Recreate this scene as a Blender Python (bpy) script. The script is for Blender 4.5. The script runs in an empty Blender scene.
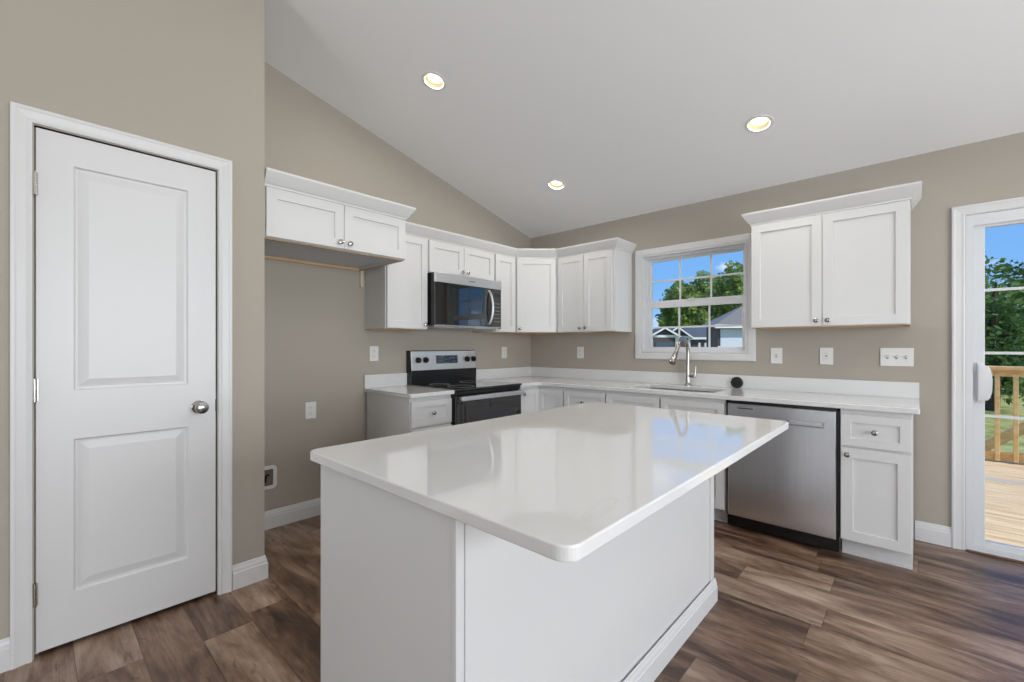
import bpy, bmesh, math, random
from mathutils import Vector, Matrix
PI = math.pi
S = bpy.context.scene
C = S.collection

# ------------------------------------------------------------------ camera
cam_d = bpy.data.cameras.new('camera')
cam = bpy.data.objects.new('camera', cam_d); C.objects.link(cam)
CAM = Vector((3.2543, -3.8497, 1.2415)); YAW = 0.7442; FPX = 441.6; HOR = 346.2
cam.location = CAM; cam.rotation_euler = (PI/2, 0, YAW)
cam_d.sensor_width = 36; cam_d.lens = FPX/1024*36
cam_d.shift_y = (HOR-341)/1024; cam_d.clip_start = .02; cam_d.clip_end = 500
S.camera = cam
S.view_settings.view_transform = 'Standard'; S.view_settings.look = 'None'
S.view_settings.gamma = 1; S.view_settings.use_curve_mapping = False
S.view_settings.exposure = -0.17

# ------------------------------------------------------------------ node helpers
def lin(c):
    return tuple(((x/255)/12.92 if x/255 <= .04045 else ((x/255+.055)/1.055)**2.4) for x in c)+(1,)
class NT:
    def __init__(s, tree): s.t = tree; s.t.nodes.clear()
    def n(s, typ, ins=None, **props):
        nd = s.t.nodes.new(typ)
        for k, v in props.items(): setattr(nd, k, v)
        for k, v in (ins or {}).items():
            sock = nd.inputs[k]
            if isinstance(v, bpy.types.NodeSocket): s.t.links.new(v, sock)
            else: sock.default_value = v
        return nd
    def math(s, op, a, b=0.0):
        return s.n('ShaderNodeMath', {0: a, 1: b}, operation=op).outputs[0]
    def ramp(s, fac, stops):
        nd = s.n('ShaderNodeValToRGB', {0: fac}); cr = nd.color_ramp
        while len(cr.elements) > 1: cr.elements.remove(cr.elements[-1])
        cr.elements[0].position = stops[0][0]; cr.elements[0].color = stops[0][1]
        for p, c in stops[1:]:
            e = cr.elements.new(p); e.color = c
        return nd.outputs[0]
    def mix(s, f, a, b, mode='MIX'):
        nd = s.n('ShaderNodeMix', data_type='RGBA', blend_type=mode)
        for k, v in ((0, f), (6, a), (7, b)):
            if isinstance(v, bpy.types.NodeSocket): s.t.links.new(v, nd.inputs[k])
            else: nd.inputs[k].default_value = v
        return nd.outputs[2]

# ------------------------------------------------------------------ world (blue sky with a few clouds)
W = bpy.data.worlds.new('world'); S.world = W; W.use_nodes = True
w = NT(W.node_tree)
tc = w.n('ShaderNodeTexCoord')
sep = w.n('ShaderNodeSeparateXYZ', {0: tc.outputs['Generated']})
base = w.ramp(sep.outputs[2], [(0, lin((172, 206, 246))), (.12, lin((128, 184, 246))), (.45, lin((88, 150, 232))), (1, lin((60, 116, 205)))])
mp = w.n('ShaderNodeMapping', {0: tc.outputs['Generated'], 'Scale': (1, 1, 2.6), 'Location': (.35, .1, 0)})
nz = w.n('ShaderNodeTexNoise', {'Vector': mp.outputs[0], 'Scale': 5.0, 'Detail': 6.0, 'Roughness': .55})
cl = w.ramp(nz.outputs[0], [(.56, (0, 0, 0, 1)), (.66, (1, 1, 1, 1))])
skyc = w.mix(cl, base, lin((238, 243, 250)))
bg = w.n('ShaderNodeBackground', {0: skyc, 1: 1.2})
wo = w.n('ShaderNodeOutputWorld', {0: bg.outputs[0]})

# ------------------------------------------------------------------ sun, and fill lights added outside the unseen windows
def light(name, typ, loc, energy, color=(1, 1, 1), target=None, **kw):
    d = bpy.data.lights.new(name, typ); d.energy = energy; d.color = color
    for k, v in kw.items(): setattr(d, k, v)
    o = bpy.data.objects.new(name, d); C.objects.link(o); o.location = loc
    if target is not None:
        o.rotation_euler = (Vector(target)-Vector(loc)).to_track_quat('-Z', 'Y').to_euler()
    return o
light('sun', 'SUN', (20, 8, 30), 3.9, (1, .95, .87), target=(20-9, 8+1.2, 30-11), angle=.02)
# fill lights added to brighten the room, behind the made-up rear and right windows
light('fill_rear', 'AREA', (2.45, -8.98, 1.55), 78, (.97, .985, 1), target=(2.6, 0, 4.6), shape='RECTANGLE', size=2.4, size_y=1.7)
light('fill_right', 'AREA', (6.58, -3.1, 1.45), 208, (.97, .985, 1), target=(0, -3.1, 3.2), shape='RECTANGLE', size=3.8, size_y=1.7)
CAN_W = 5.5

# ------------------------------------------------------------------ materials
def mat(name, col, rough=.5, metal=0.0, bump=0.0, bscale=60, spec=.5, var=0.0, coat=0.0):
    m = bpy.data.materials.new(name); m.use_nodes = True; t = NT(m.node_tree)
    tc = t.n('ShaderNodeTexCoord'); nz = t.n('ShaderNodeTexNoise', {'Vector': tc.outputs['Object'], 'Scale': float(bscale), 'Detail': 3.0})
    c = lin(col)
    c2 = tuple(x*(1-var) for x in c[:3])+(1,)
    cc = t.mix(nz.outputs[0], c, c2)
    ins = {'Base Color': cc, 'Roughness': rough, 'Metallic': metal, 'Specular IOR Level': spec, 'Coat Weight': coat}
    if bump:
        b = t.n('ShaderNodeBump', {'Height': nz.outputs[0], 'Strength': bump, 'Distance': .002}); ins['Normal'] = b.outputs[0]
    p = t.n('ShaderNodeBsdfPrincipled', ins); t.n('ShaderNodeOutputMaterial', {0: p.outputs[0]})
    return m
def emat(name, col, strength):
    m = bpy.data.materials.new(name); m.use_nodes = True; t = NT(m.node_tree)
    e = t.n('ShaderNodeEmission', {0: lin(col), 1: strength}); t.n('ShaderNodeOutputMaterial', {0: e.outputs[0]})
    return m
def steel(name, col, rough=.3, axis=(1, 1, 120), var=.12):
    m = bpy.data.materials.new(name); m.use_nodes = True; t = NT(m.node_tree)
    tc = t.n('ShaderNodeTexCoord'); mp = t.n('ShaderNodeMapping', {0: tc.outputs['Object'], 'Scale': axis})
    nz = t.n('ShaderNodeTexNoise', {'Vector': mp.outputs[0], 'Scale': 3.0, 'Detail': 4.0})
    c = lin(col); cc = t.mix(nz.outputs[0], c, tuple(x*(1-var) for x in c[:3])+(1,))
    r = t.math('ADD', t.math('MULTIPLY', nz.outputs[0], .12), rough-.06)
    b = t.n('ShaderNodeBump', {'Height': nz.outputs[0], 'Strength': .08, 'Distance': .0006})
    p = t.n('ShaderNodeBsdfPrincipled', {'Base Color': cc, 'Roughness': r, 'Metallic': 1.0, 'Normal': b.outputs[0]})
    t.n('ShaderNodeOutputMaterial', {0: p.outputs[0]}); return m
def glass_mat(name, tint=(1, 1, 1, 1), refl=.9):
    m = bpy.data.materials.new(name); m.use_nodes = True; t = NT(m.node_tree)
    tr = t.n('ShaderNodeBsdfTransparent', {0: tint}); gl = t.n('ShaderNodeBsdfGlossy', {0: (1, 1, 1, 1), 'Roughness': .01})
    fr = t.n('ShaderNodeFresnel', {0: 1.25}); f = t.math('MULTIPLY', fr.outputs[0], refl)
    mx = t.n('ShaderNodeMixShader', {0: f, 1: tr.outputs[0], 2: gl.outputs[0]})
    t.n('ShaderNodeOutputMaterial', {0: mx.outputs[0]}); return m
def floor_mat():
    m = bpy.data.materials.new('wood_plank_floor'); m.use_nodes = True; t = NT(m.node_tree)
    tc = t.n('ShaderNodeTexCoord'); sp = t.n('ShaderNodeSeparateXYZ', {0: tc.outputs['Object']})
    PW, PL = .187, 1.30
    v = t.math('DIVIDE', t.math('ADD', sp.outputs[1], 3.175), PW)
    row = t.math('FLOOR', v)
    wn = t.n('ShaderNodeTexWhiteNoise', {'W': row}, noise_dimensions='1D')
    u = t.math('ADD', t.math('DIVIDE', sp.outputs[0], PL), t.math('MULTIPLY', wn.outputs[0], 7.31))
    col = t.math('FLOOR', u)
    cv = t.n('ShaderNodeCombineXYZ', {0: row, 1: col})
    pr = t.n('ShaderNodeTexWhiteNoise', {'Vector': cv.outputs[0]}, noise_dimensions='2D')
    # seams
    fv = t.math('FRACT', v); fu = t.math('FRACT', u)
    dv = t.math('MULTIPLY', t.math('MINIMUM', fv, t.math('SUBTRACT', 1.0, fv)), PW)
    du = t.math('MULTIPLY', t.math('MINIMUM', fu, t.math('SUBTRACT', 1.0, fu)), PL)
    d = t.math('MINIMUM', dv, du)
    seam = t.n('ShaderNodeMapRange', {0: d, 1: .0004, 2: .0022, 3: 1.0, 4: 0.0}).outputs[0]
    # per plank shifted coordinates for the grain
    off = t.n('ShaderNodeVectorMath', {0: pr.outputs['Color'], 1: (37., 53., 11.)}, operation='MULTIPLY')
    pc = t.n('ShaderNodeVectorMath', {0: tc.outputs['Object'], 1: off.outputs[0]}, operation='ADD')
    def noise(sc, scale, det, rough=.5, dist=0.0):
        mp = t.n('ShaderNodeMapping', {0: pc.outputs[0], 'Scale': sc})
        return t.n('ShaderNodeTexNoise', {'Vector': mp.outputs[0], 'Scale': scale, 'Detail': det, 'Roughness': rough, 'Distortion': dist}).outputs[0]
    blot = noise((1, 4.2, 1), 2.1, 5.0, .62, .5)
    grain = noise((1, 26, 1), 3.2, 6.0, .62, .5)
    fine = noise((1, 90, 1), 6.0, 3.0, .6)
    knot = noise((1.3, 4.5, 1), 5.0, 2.0, .5, .9)
    tone = t.math('ADD', t.math('MULTIPLY', blot, 1.25), t.math('MULTIPLY', pr.outputs[0], .24))
    tone = t.math('ADD', tone, t.math('MULTIPLY', grain, .26))
    tone = t.math('SUBTRACT', tone, .36)
    colr = t.ramp(tone, [(.15, lin((44, 31, 25))), (.34, lin((80, 58, 45))), (.5, lin((118, 92, 74))), (.66, lin((150, 125, 106))), (.88, lin((184, 160, 140)))])
    # greyish cast on some planks
    g = t.ramp(pr.outputs['Color'], [(.3, (0, 0, 0, 1)), (.9, (1, 1, 1, 1))])
    colr = t.mix(t.math('MULTIPLY', g, .35), colr, t.mix(1.0, colr, (.86, .92, 1.06, 1), 'MULTIPLY'))
    fv2 = t.ramp(fine, [(.3, (.70, .69, .68, 1)), (.62, (1.08, 1.08, 1.08, 1))])
    colr = t.mix(.8, colr, fv2, 'MULTIPLY')
    kn = t.ramp(knot, [(.24, (.36, .32, .30, 1)), (.36, (1, 1, 1, 1))])
    colr = t.mix(.85, colr, kn, 'MULTIPLY')
    colr = t.mix(t.math('MULTIPLY', seam, .6), colr, lin((36, 27, 22)))
    rg = t.math('ADD', t.math('MULTIPLY', grain, .18), .27)
    h = t.math('SUBTRACT', t.math('MULTIPLY', fine, .25), seam)
    b = t.n('ShaderNodeBump', {'Height': h, 'Strength': .35, 'Distance': .0012})
    p = t.n('ShaderNodeBsdfPrincipled', {'Base Color': colr, 'Roughness': rg, 'Normal': b.outputs[0], 'Specular IOR Level': .5})
    t.n('ShaderNodeOutputMaterial', {0: p.outputs[0]}); return m
def quartz_mat(rough=.045, sp_=1.0):
    m = bpy.data.materials.new('white_quartz'); m.use_nodes = True; t = NT(m.node_tree)
    tc = t.n('ShaderNodeTexCoord')
    nz = t.n('ShaderNodeTexNoise', {'Vector': tc.outputs['Object'], 'Scale': 1.6, 'Detail': 7.0, 'Roughness': .6, 'Distortion': 1.2})
    a = t.math('ABSOLUTE', t.math('SUBTRACT', nz.outputs[0], .5))
    vein = t.ramp(a, [(0, (1, 1, 1, 1)), (.012, (0, 0, 0, 1))])
    n2 = t.n('ShaderNodeTexNoise', {'Vector': tc.outputs['Object'], 'Scale': 3.0, 'Detail': 2.0})
    msk = t.ramp(n2.outputs[0], [(.5, (0, 0, 0, 1)), (.66, (1, 1, 1, 1))])
    n3 = t.n('ShaderNodeTexNoise', {'Vector': tc.outputs['Object'], 'Scale': 55.0, 'Detail': 2.0})
    sp = t.ramp(n3.outputs[0], [(.66, (0, 0, 0, 1)), (.76, (1, 1, 1, 1))])
    c = t.mix(t.math('MULTIPLY', t.math('MULTIPLY', vein, msk), .16), lin((219, 219, 219)), lin((160, 157, 153)))
    c = t.mix(t.math('MULTIPLY', sp, .10), c, lin((190, 186, 180)))
    p = t.n('ShaderNodeBsdfPrincipled', {'Base Color': c, 'Roughness': rough, 'Specular IOR Level': sp_})
    t.n('ShaderNodeOutputMaterial', {0: p.outputs[0]}); return m
def wood_mat(name, c1, c2, scale=(1, 14, 14), rough=.7):
    m = bpy.data.materials.new(name); m.use_nodes = True; t = NT(m.node_tree)
    tc = t.n('ShaderNodeTexCoord'); mp = t.n('ShaderNodeMapping', {0: tc.outputs['Object'], 'Scale': scale})
    nz = t.n('ShaderNodeTexNoise', {'Vector': mp.outputs[0], 'Scale': 3.0, 'Detail': 5.0, 'Distortion': .6})
    c = t.ramp(nz.outputs[0], [(.3, lin(c1)), (.7, lin(c2))])
    p = t.n('ShaderNodeBsdfPrincipled', {'Base Color': c, 'Roughness': rough}); t.n('ShaderNodeOutputMaterial', {0: p.outputs[0]}); return m
def leaf_mat(name, c1, c2, scale=1.5):
    m = bpy.data.materials.new(name); m.use_nodes = True; t = NT(m.node_tree)
    tc = t.n('ShaderNodeTexCoord'); nz = t.n('ShaderNodeTexNoise', {'Vector': tc.outputs['Object'], 'Scale': scale, 'Detail': 4.0})
    c = t.ramp(nz.outputs[0], [(.32, lin(c1)), (.68, lin(c2))])
    p = t.n('ShaderNodeBsdfPrincipled', {'Base Color': c, 'Roughness': .6, 'Specular IOR Level': .3})
    tr = t.n('ShaderNodeBsdfTranslucent', {0: c}); mx = t.n('ShaderNodeMixShader', {0: .3, 1: p.outputs[0], 2: tr.outputs[0]})
    t.n('ShaderNodeOutputMaterial', {0: mx.outputs[0]}); return m

M = dict(
    wall=mat('taupe_wall_paint', (171, 164, 153), .75, bump=.04, bscale=220, var=.02, spec=.3),
    ceil=mat('white_ceiling_paint', (243, 243, 244), .85, bump=.05, bscale=160, var=.01, spec=.25),
    trim=mat('white_trim_paint', (214, 214, 215), .38, var=.01),
    cab=mat('white_cabinet_paint', (212, 212, 212), .34, var=.01, bscale=12),
    raw=wood_mat('raw_cabinet_wood', (186, 152, 112), (214, 184, 146)),
    under=mat('grey_cabinet_underside', (206, 210, 216), .55, var=.05, bscale=8),
    quartz=quartz_mat(), honed=quartz_mat(.30, .35), floor=floor_mat(),
    steel=steel('brushed_stainless', (222, 223, 225), .36, (1, 1, 60), .06),
    steelv=steel('stainless_panel', (206, 207, 210), .24, (14, 14, .6), .05),
    nickel=mat('satin_nickel', (178, 174, 168), .26, 1.0, bscale=30, var=.05),
    dnickel=mat('dark_nickel', (170, 168, 166), .22, 1.0, bscale=30, var=.05),
    black=mat('black_enamel', (14, 14, 15), .25, var=.1),
    glass_black=mat('black_glass', (9, 9, 9), .03, var=.1, spec=1.0, coat=.6),
    rubber=mat('black_rubber', (22, 22, 23), .55, bump=.2, var=.3),
    vinyl=mat('white_vinyl', (216, 218, 221), .35, var=.01),
    plate=mat('white_plastic_plate', (224, 223, 220), .35, var=.01),
    dark=mat('dark_slot', (40, 40, 42), .6, var=.1),
    grey=mat('grey_mark', (150, 152, 155), .5, var=.1),
    display=mat('dark_display', (44, 48, 58), .12, var=.4, bscale=60),
    digits=emat('display_digits', (70, 130, 165), .45),
    pane=glass_mat('window_glass', (.98, .99, .985, 1), .6),
    ovenwin=mat('oven_window_painted_reflection', (60, 61, 64), .06, var=.2),  # grey base colour stands in for the reflection on the oven pane
    basin=steel('sink_steel', (150, 152, 154), .35, (1, 1, 1)),
    lamp=emat('lamp_diffuser', (255, 248, 232), 5.0),
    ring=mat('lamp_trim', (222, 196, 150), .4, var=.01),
    deck=wood_mat('deck_lumber', (206, 176, 134), (240, 216, 176), (1, 10, 10)),
    lumber=wood_mat('railing_lumber', (232, 184, 116), (252, 218, 156), (2, 6, 6)),
    grass=leaf_mat('lawn_grass', (150, 164, 86), (222, 214, 150), 2.5),
    leaf=leaf_mat('oak_leaves', (78, 112, 48), (184, 204, 112), .6),
    leafd=leaf_mat('dark_leaves', (44, 76, 40), (126, 160, 88), .9),
    bark=mat('bark', (84, 72, 60), .9, bump=.6, bscale=12, var=.4),
    siding=mat('dark_brown_siding', (92, 84, 84), .8, var=.1),
    blues=mat('slate_blue_siding', (82, 96, 112), .8, var=.1),
    roofs=mat('grey_shingles', (136, 134, 134), .9, var=.25, bscale=4),
    roof2=mat('blue_grey_shingles', (84, 98, 108), .9, var=.25, bscale=4),
    pale=mat('pale_blue_siding', (222, 228, 238), .7, var=.04),
    white=mat('white_house_trim', (240, 240, 240), .6, var=.02),
)

# ------------------------------------------------------------------ mesh helpers
class MB:
    def __init__(s): s.bm = bmesh.new()
    def box(s, x0, x1, y0, y1, z0, z1, bev=0.0, seg=2):
        if x0 > x1: x0, x1 = x1, x0
        if y0 > y1: y0, y1 = y1, y0
        if z0 > z1: z0, z1 = z1, z0
        vs = [s.bm.verts.new(p) for p in ((x0,y0,z0),(x1,y0,z0),(x1,y1,z0),(x0,y1,z0),(x0,y0,z1),(x1,y0,z1),(x1,y1,z1),(x0,y1,z1))]
        fs = [s.bm.faces.new([vs[i] for i in q]) for q in ((3,2,1,0),(4,5,6,7),(0,1,5,4),(1,2,6,5),(2,3,7,6),(3,0,4,7))]
        if bev > 0:
            es = list({e for f in fs for e in f.edges})
            bmesh.ops.bevel(s.bm, geom=es, offset=bev, segments=seg, profile=.5, affect='EDGES')
        return s
    def face(s, pts): s.bm.faces.new([s.bm.verts.new(p) for p in pts]); return s
    def prism(s, poly, f0, f1, bev=0.0):
        """poly: 2D points; f0/f1 map (a,b) to 3D for the two caps"""
        a = [s.bm.verts.new(f0(*p)) for p in poly]; b = [s.bm.verts.new(f1(*p)) for p in poly]; n = len(poly)
        fs = [s.bm.faces.new(a[::-1]), s.bm.faces.new(b)]
        for i in range(n): fs.append(s.bm.faces.new([a[i], a[(i+1) % n], b[(i+1) % n], b[i]]))
        if bev > 0:
            es = list({e for f in fs[:2] for e in f.edges})
            bmesh.ops.bevel(s.bm, geom=es, offset=bev, segments=2, profile=.5, affect='EDGES')
        return s
    def sweep(s, path, prof, mapf, closed=False):
        """prof: (out,h) open/closed outline carried along the 2D path; out is to the right of travel"""
        n = len(path); rings = []
        for i, p in enumerate(path):
            p = Vector(p)
            def nrm(a, b):
                d = (Vector(b)-Vector(a)).normalized(); return Vector((d.y, -d.x))
            if closed: n1 = nrm(path[i-1], path[i]); n2 = nrm(path[i], path[(i+1) % n])
            else:
                n1 = nrm(path[i-1], path[i]) if i > 0 else None
                n2 = nrm(path[i], path[i+1]) if i < n-1 else None
                n1 = n1 or n2; n2 = n2 or n1
            m = (n1+n2); m = m/(m.length_squared)*2
            rings.append([s.bm.verts.new(mapf(p.x+m.x*o, p.y+m.y*o, h)) for o, h in prof])
        k = len(prof)
        for i in range(n if closed else n-1):
            A, B_ = rings[i], rings[(i+1) % n]
            for j in range(k): s.bm.faces.new([A[j], A[(j+1) % k], B_[(j+1) % k], B_[j]])
        if not closed: s.bm.faces.new(rings[0]); s.bm.faces.new(rings[-1][::-1])
        return s
    def lathe(s, prof, c, axis='z', seg=24, sgn=1):
        """prof (r,h) from start to end; caps closed by r=0 points"""
        rings = []
        def P(r, h, a):
            u, v = r*math.cos(a), r*math.sin(a); h *= sgn
            if axis == 'z': return (c[0]+u, c[1]+v, c[2]+h)
            if axis == 'y': return (c[0]+u, c[1]+h, c[2]+v)
            return (c[0]+h, c[1]+u, c[2]+v)
        for r, h in prof:
            if r < 1e-6: rings.append([s.bm.verts.new(P(0, h, 0))])
            else: rings.append([s.bm.verts.new(P(r, h, 2*PI*i/seg)) for i in range(seg)])
        for A, B_ in zip(rings, rings[1:]):
            for i in range(seg):
                j = (i+1) % seg
                if len(A) == 1 and len(B_) == 1: continue
                if len(A) == 1: s.bm.faces.new([A[0], B_[i], B_[j]])
                elif len(B_) == 1: s.bm.faces.new([A[i], A[j], B_[0]])
                else: s.bm.faces.new([A[i], A[j], B_[j], B_[i]])
        return s
    def tube(s, pts, r, seg=14, flat=1.0):
        pts = [Vector(p) for p in pts]; rings = []; up = Vector((1, 0, 0))
        for i, p in enumerate(pts):
            d = (pts[min(i+1, len(pts)-1)]-pts[max(i-1, 0)]).normalized()
            u = up - d*up.dot(d)
            if u.length < .1: u = Vector((0, 0, 1)) - d*d.z
            u.normalize(); v = d.cross(u); up = u
            rr = r[i] if isinstance(r, (list, tuple)) else r
            rings.append([s.bm.verts.new(p+u*rr*math.cos(2*PI*k/seg)+v*rr*flat*math.sin(2*PI*k/seg)) for k in range(seg)])
        for A, B_ in zip(rings, rings[1:]):
            for i in range(seg): s.bm.faces.new([A[i], A[(i+1) % seg], B_[(i+1) % seg], B_[i]])
        s.bm.faces.new(rings[0][::-1]); s.bm.faces.new(rings[-1])
        return s
    def panelled(s, x0, x1, z0, z1, yf, t, panels, rings, edge=.0015):
        """slab (front at yf facing -y, thickness t) with sunk/raised panels in one column"""
        bm = s.bm; e = edge
        X = sorted({x0+e, x1-e, *[p[0] for p in panels], *[p[1] for p in panels]})
        Z = sorted({z0+e, z1-e, *[p[2] for p in panels], *[p[3] for p in panels]})
        g = {(x, z): bm.verts.new((x, yf, z)) for x in X for z in Z}
        for i in range(len(X)-1):
            for j in range(len(Z)-1):
                cx, cz = (X[i]+X[i+1])/2, (Z[j]+Z[j+1])/2
                hit = [p for p in panels if p[0] < cx < p[1] and p[2] < cz < p[3]]
                q = [g[X[i], Z[j]], g[X[i+1], Z[j]], g[X[i+1], Z[j+1]], g[X[i], Z[j+1]]]
                if not hit: bm.faces.new(q); continue
                cur = q
                for ins, dep in rings:
                    a, b, c_, d = X[i]+ins, X[i+1]-ins, Z[j]+ins, Z[j+1]-ins
                    nx = [bm.verts.new(v) for v in ((a, yf+dep, c_), (b, yf+dep, c_), (b, yf+dep, d), (a, yf+dep, d))]
                    for k in range(4): bm.faces.new([cur[k], cur[(k+1) % 4], nx[(k+1) % 4], nx[k]])
                    cur = nx
                bm.faces.new(cur)
        o1 = [bm.verts.new(v) for v in ((x0, yf+e, z0), (x1, yf+e, z0), (x1, yf+e, z1), (x0, yf+e, z1))]
        o2 = [bm.verts.new(v) for v in ((x0, yf+t, z0), (x1, yf+t, z0), (x1, yf+t, z1), (x0, yf+t, z1))]
        sides = [[g[x, Z[0]] for x in X], [g[X[-1], z] for z in Z], [g[x, Z[-1]] for x in reversed(X)], [g[X[0], z] for z in reversed(Z)]]
        for k in range(4):
            bm.faces.new([o1[k], o1[(k+1) % 4]]+sides[k][::-1])
            bm.faces.new([o2[k], o2[(k+1) % 4], o1[(k+1) % 4], o1[k]])
        bm.faces.new(o2[::-1]); return s
    def build(s, name, m, parent=None, loc=None, rz=0, smooth=False, label=None, recalc=True):
        if recalc: bmesh.ops.recalc_face_normals(s.bm, faces=s.bm.faces)
        me = bpy.data.meshes.new(name); s.bm.to_mesh(me); s.bm.free(); me.materials.append(m)
        if smooth:
            for p in me.polygons: p.use_smooth = True
            me.set_sharp_from_angle(angle=math.radians(38))
        o = bpy.data.objects.new(name, me); C.objects.link(o)
        if parent: o.parent = parent
        if loc: o.location = loc
        if rz: o.rotation_euler = (0, 0, rz)
        if label: o['label'] = label
        return o
def thing(name, label, cat, loc=(0, 0, 0), rz=0, group=None):
    o = bpy.data.objects.new(name, None); C.objects.link(o); o.location = loc; o.rotation_euler = (0, 0, rz)
    o.empty_display_size = .1; o['label'] = label; o['category'] = cat
    if group: o['group'] = group
    return o
def tag(o, label, cat, group=None):
    o['label'] = label; o['category'] = cat
    if group: o['group'] = group
    return o
def struct(o, label=None):
    o['kind'] = 'structure'
    if label: o['label'] = label
    return o
def rail_prof(out, h):
    """base moulding outline: out from wall, height"""
    return [(0, 0), (out, 0), (out, h*.68), (out*.78, h*.70), (out*.70, h*.82), (out*.45, h*.90), (out*.35, h*.98), (out*.2, h), (0, h)]

# ------------------------------------------------------------------ room shell
XR, YF, ZL, SL, YRIDGE = 6.4, -8.8, 2.47, .25, -4.4
def zc(y): return ZL - SL*y if y > YRIDGE else ZL - SL*YRIDGE + SL*(y-YRIDGE)
b = MB(); b.box(-.15, XR+.15, YF-.15, .15, -.12, 0); struct(b.build('floor', M['floor']), 'brown wood-look plank floor')
# ceiling: two slopes meeting at a ridge
CANS = [(.91, -2.06), (.917, -.74), (2.51, -.727), (2.51, -2.085), (4.4, -.9), (4.4, -2.9), (2.2, -6.2), (4.6, -6.2)]
b = MB(); bm = b.bm
for ya, yb in ((.15, YRIDGE), (YRIDGE, YF-.15)):
    es = []
    lps = [[(-.15, ya), (XR+.15, ya), (XR+.15, yb), (-.15, yb)]]
    lps += [[(cx+.066*math.cos(k*PI/16), cy+.064*math.sin(k*PI/16)) for k in range(32)] for cx, cy in CANS if yb < cy < ya]
    for lp in lps:
        vs = [bm.verts.new((x, y, 0)) for x, y in lp]
        es += [bm.edges.new((vs[i], vs[(i+1) % len(vs)])) for i in range(len(vs))]
    fr = bmesh.ops.triangle_fill(bm, edges=es, use_beauty=True)
    fcs = [g for g in fr['geom'] if isinstance(g, bmesh.types.BMFace)]
    ex = bmesh.ops.extrude_face_region(bm, geom=fcs)
    bmesh.ops.translate(bm, vec=(0, 0, .1), verts=[g for g in ex['geom'] if isinstance(g, bmesh.types.BMVert)])
for v in bm.verts: v.co.z += ZL-SL*v.co.y if v.co.y > YRIDGE else ZL-SL*YRIDGE+SL*(v.co.y-YRIDGE)
struct(b.build('ceiling', M['ceil']), 'sloped white ceiling')
def wall_cells(b, fixed, rng, zs, holes, mapf, top=None):
    us = sorted({rng[0], rng[1], *[h[0] for h in holes], *[h[1] for h in holes]})
    zz = sorted({zs[0], zs[1], *[h[2] for h in holes], *[h[3] for h in holes]})
    for u0, u1 in zip(us, us[1:]):
        for z0, z1 in zip(zz, zz[1:]):
            cu, cz = (u0+u1)/2, (z0+z1)/2
            if any(h[0] < cu < h[1] and h[2] < cz < h[3] for h in holes): continue
            mapf(b, u0, u1, z0, z1)
WX0, WX1, WZ0, WZ1 = 1.354, 2.252, 1.184, 2.075       # kitchen window opening
SX0, SX1, SZ1 = 3.466, 5.28, 2.034                   # sliding door opening
b = MB(); wall_cells(b, 0, (-.15, XR+.15), (0, ZL), [(WX0, WX1, WZ0, WZ1), (SX0, SX1, 0, SZ1)], lambda b, u0, u1, z0, z1: b.box(u0, u1, 0, .15, z0, z1))
struct(b.build('wall_back', M['wall']), 'taupe wall with the kitchen window and sliding door')
# wall A (behind the range) up to the slope
b = MB(); b.prism([(0, 0), (-3.15, 0), (-3.15, zc(-3.15)), (0, ZL)], lambda y, z: (-.15, y, z), lambda y, z: (0, y, z))
struct(b.build('wall_left', M['wall']), 'taupe wall behind the range')
# pantry block: side facing the fridge space, and front with the door
PX = .678; DY0, DY1, DZ = -3.845, -3.226, 2.118
b = MB(); b.prism([(-.15, 0), (PX, 0), (PX, 1), (-.15, 1)], lambda x, k: (x, -3.008, 0 if k == 0 else zc(-3.008)), lambda x, k: (x, -3.13, 0 if k == 0 else zc(-3.13)))
struct(b.build('wall_pantry_side', M['wall']), 'short taupe wall beside the refrigerator space')
b = MB()
b.prism([(-3.13, 0), (DY1, 0), (DY1, zc(DY1)), (-3.13, zc(-3.13))], lambda y, z: (PX-.12, y, z), lambda y, z: (PX, y, z))
b.prism([(DY1, DZ), (DY0, DZ), (DY0, zc(DY0)), (DY1, zc(DY1))], lambda y, z: (PX-.12, y, z), lambda y, z: (PX, y, z))
b.prism([(DY0, 0), (YF, 0), (YF, ZL), (YRIDGE, zc(YRIDGE)), (DY0, zc(DY0))], lambda y, z: (PX-.12, y, z), lambda y, z: (PX, y, z))
struct(b.build('wall_pantry', M['wall']), 'tall taupe wall with the white two-panel door')
b = MB(); b.box(-.15, -.10, -4.6, -3.13, 0, 2.4); b.box(-.1, PX-.12, -4.6, -4.5, 0, 2.4)
struct(b.build('wall_pantry_inner', M['wall']))
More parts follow.
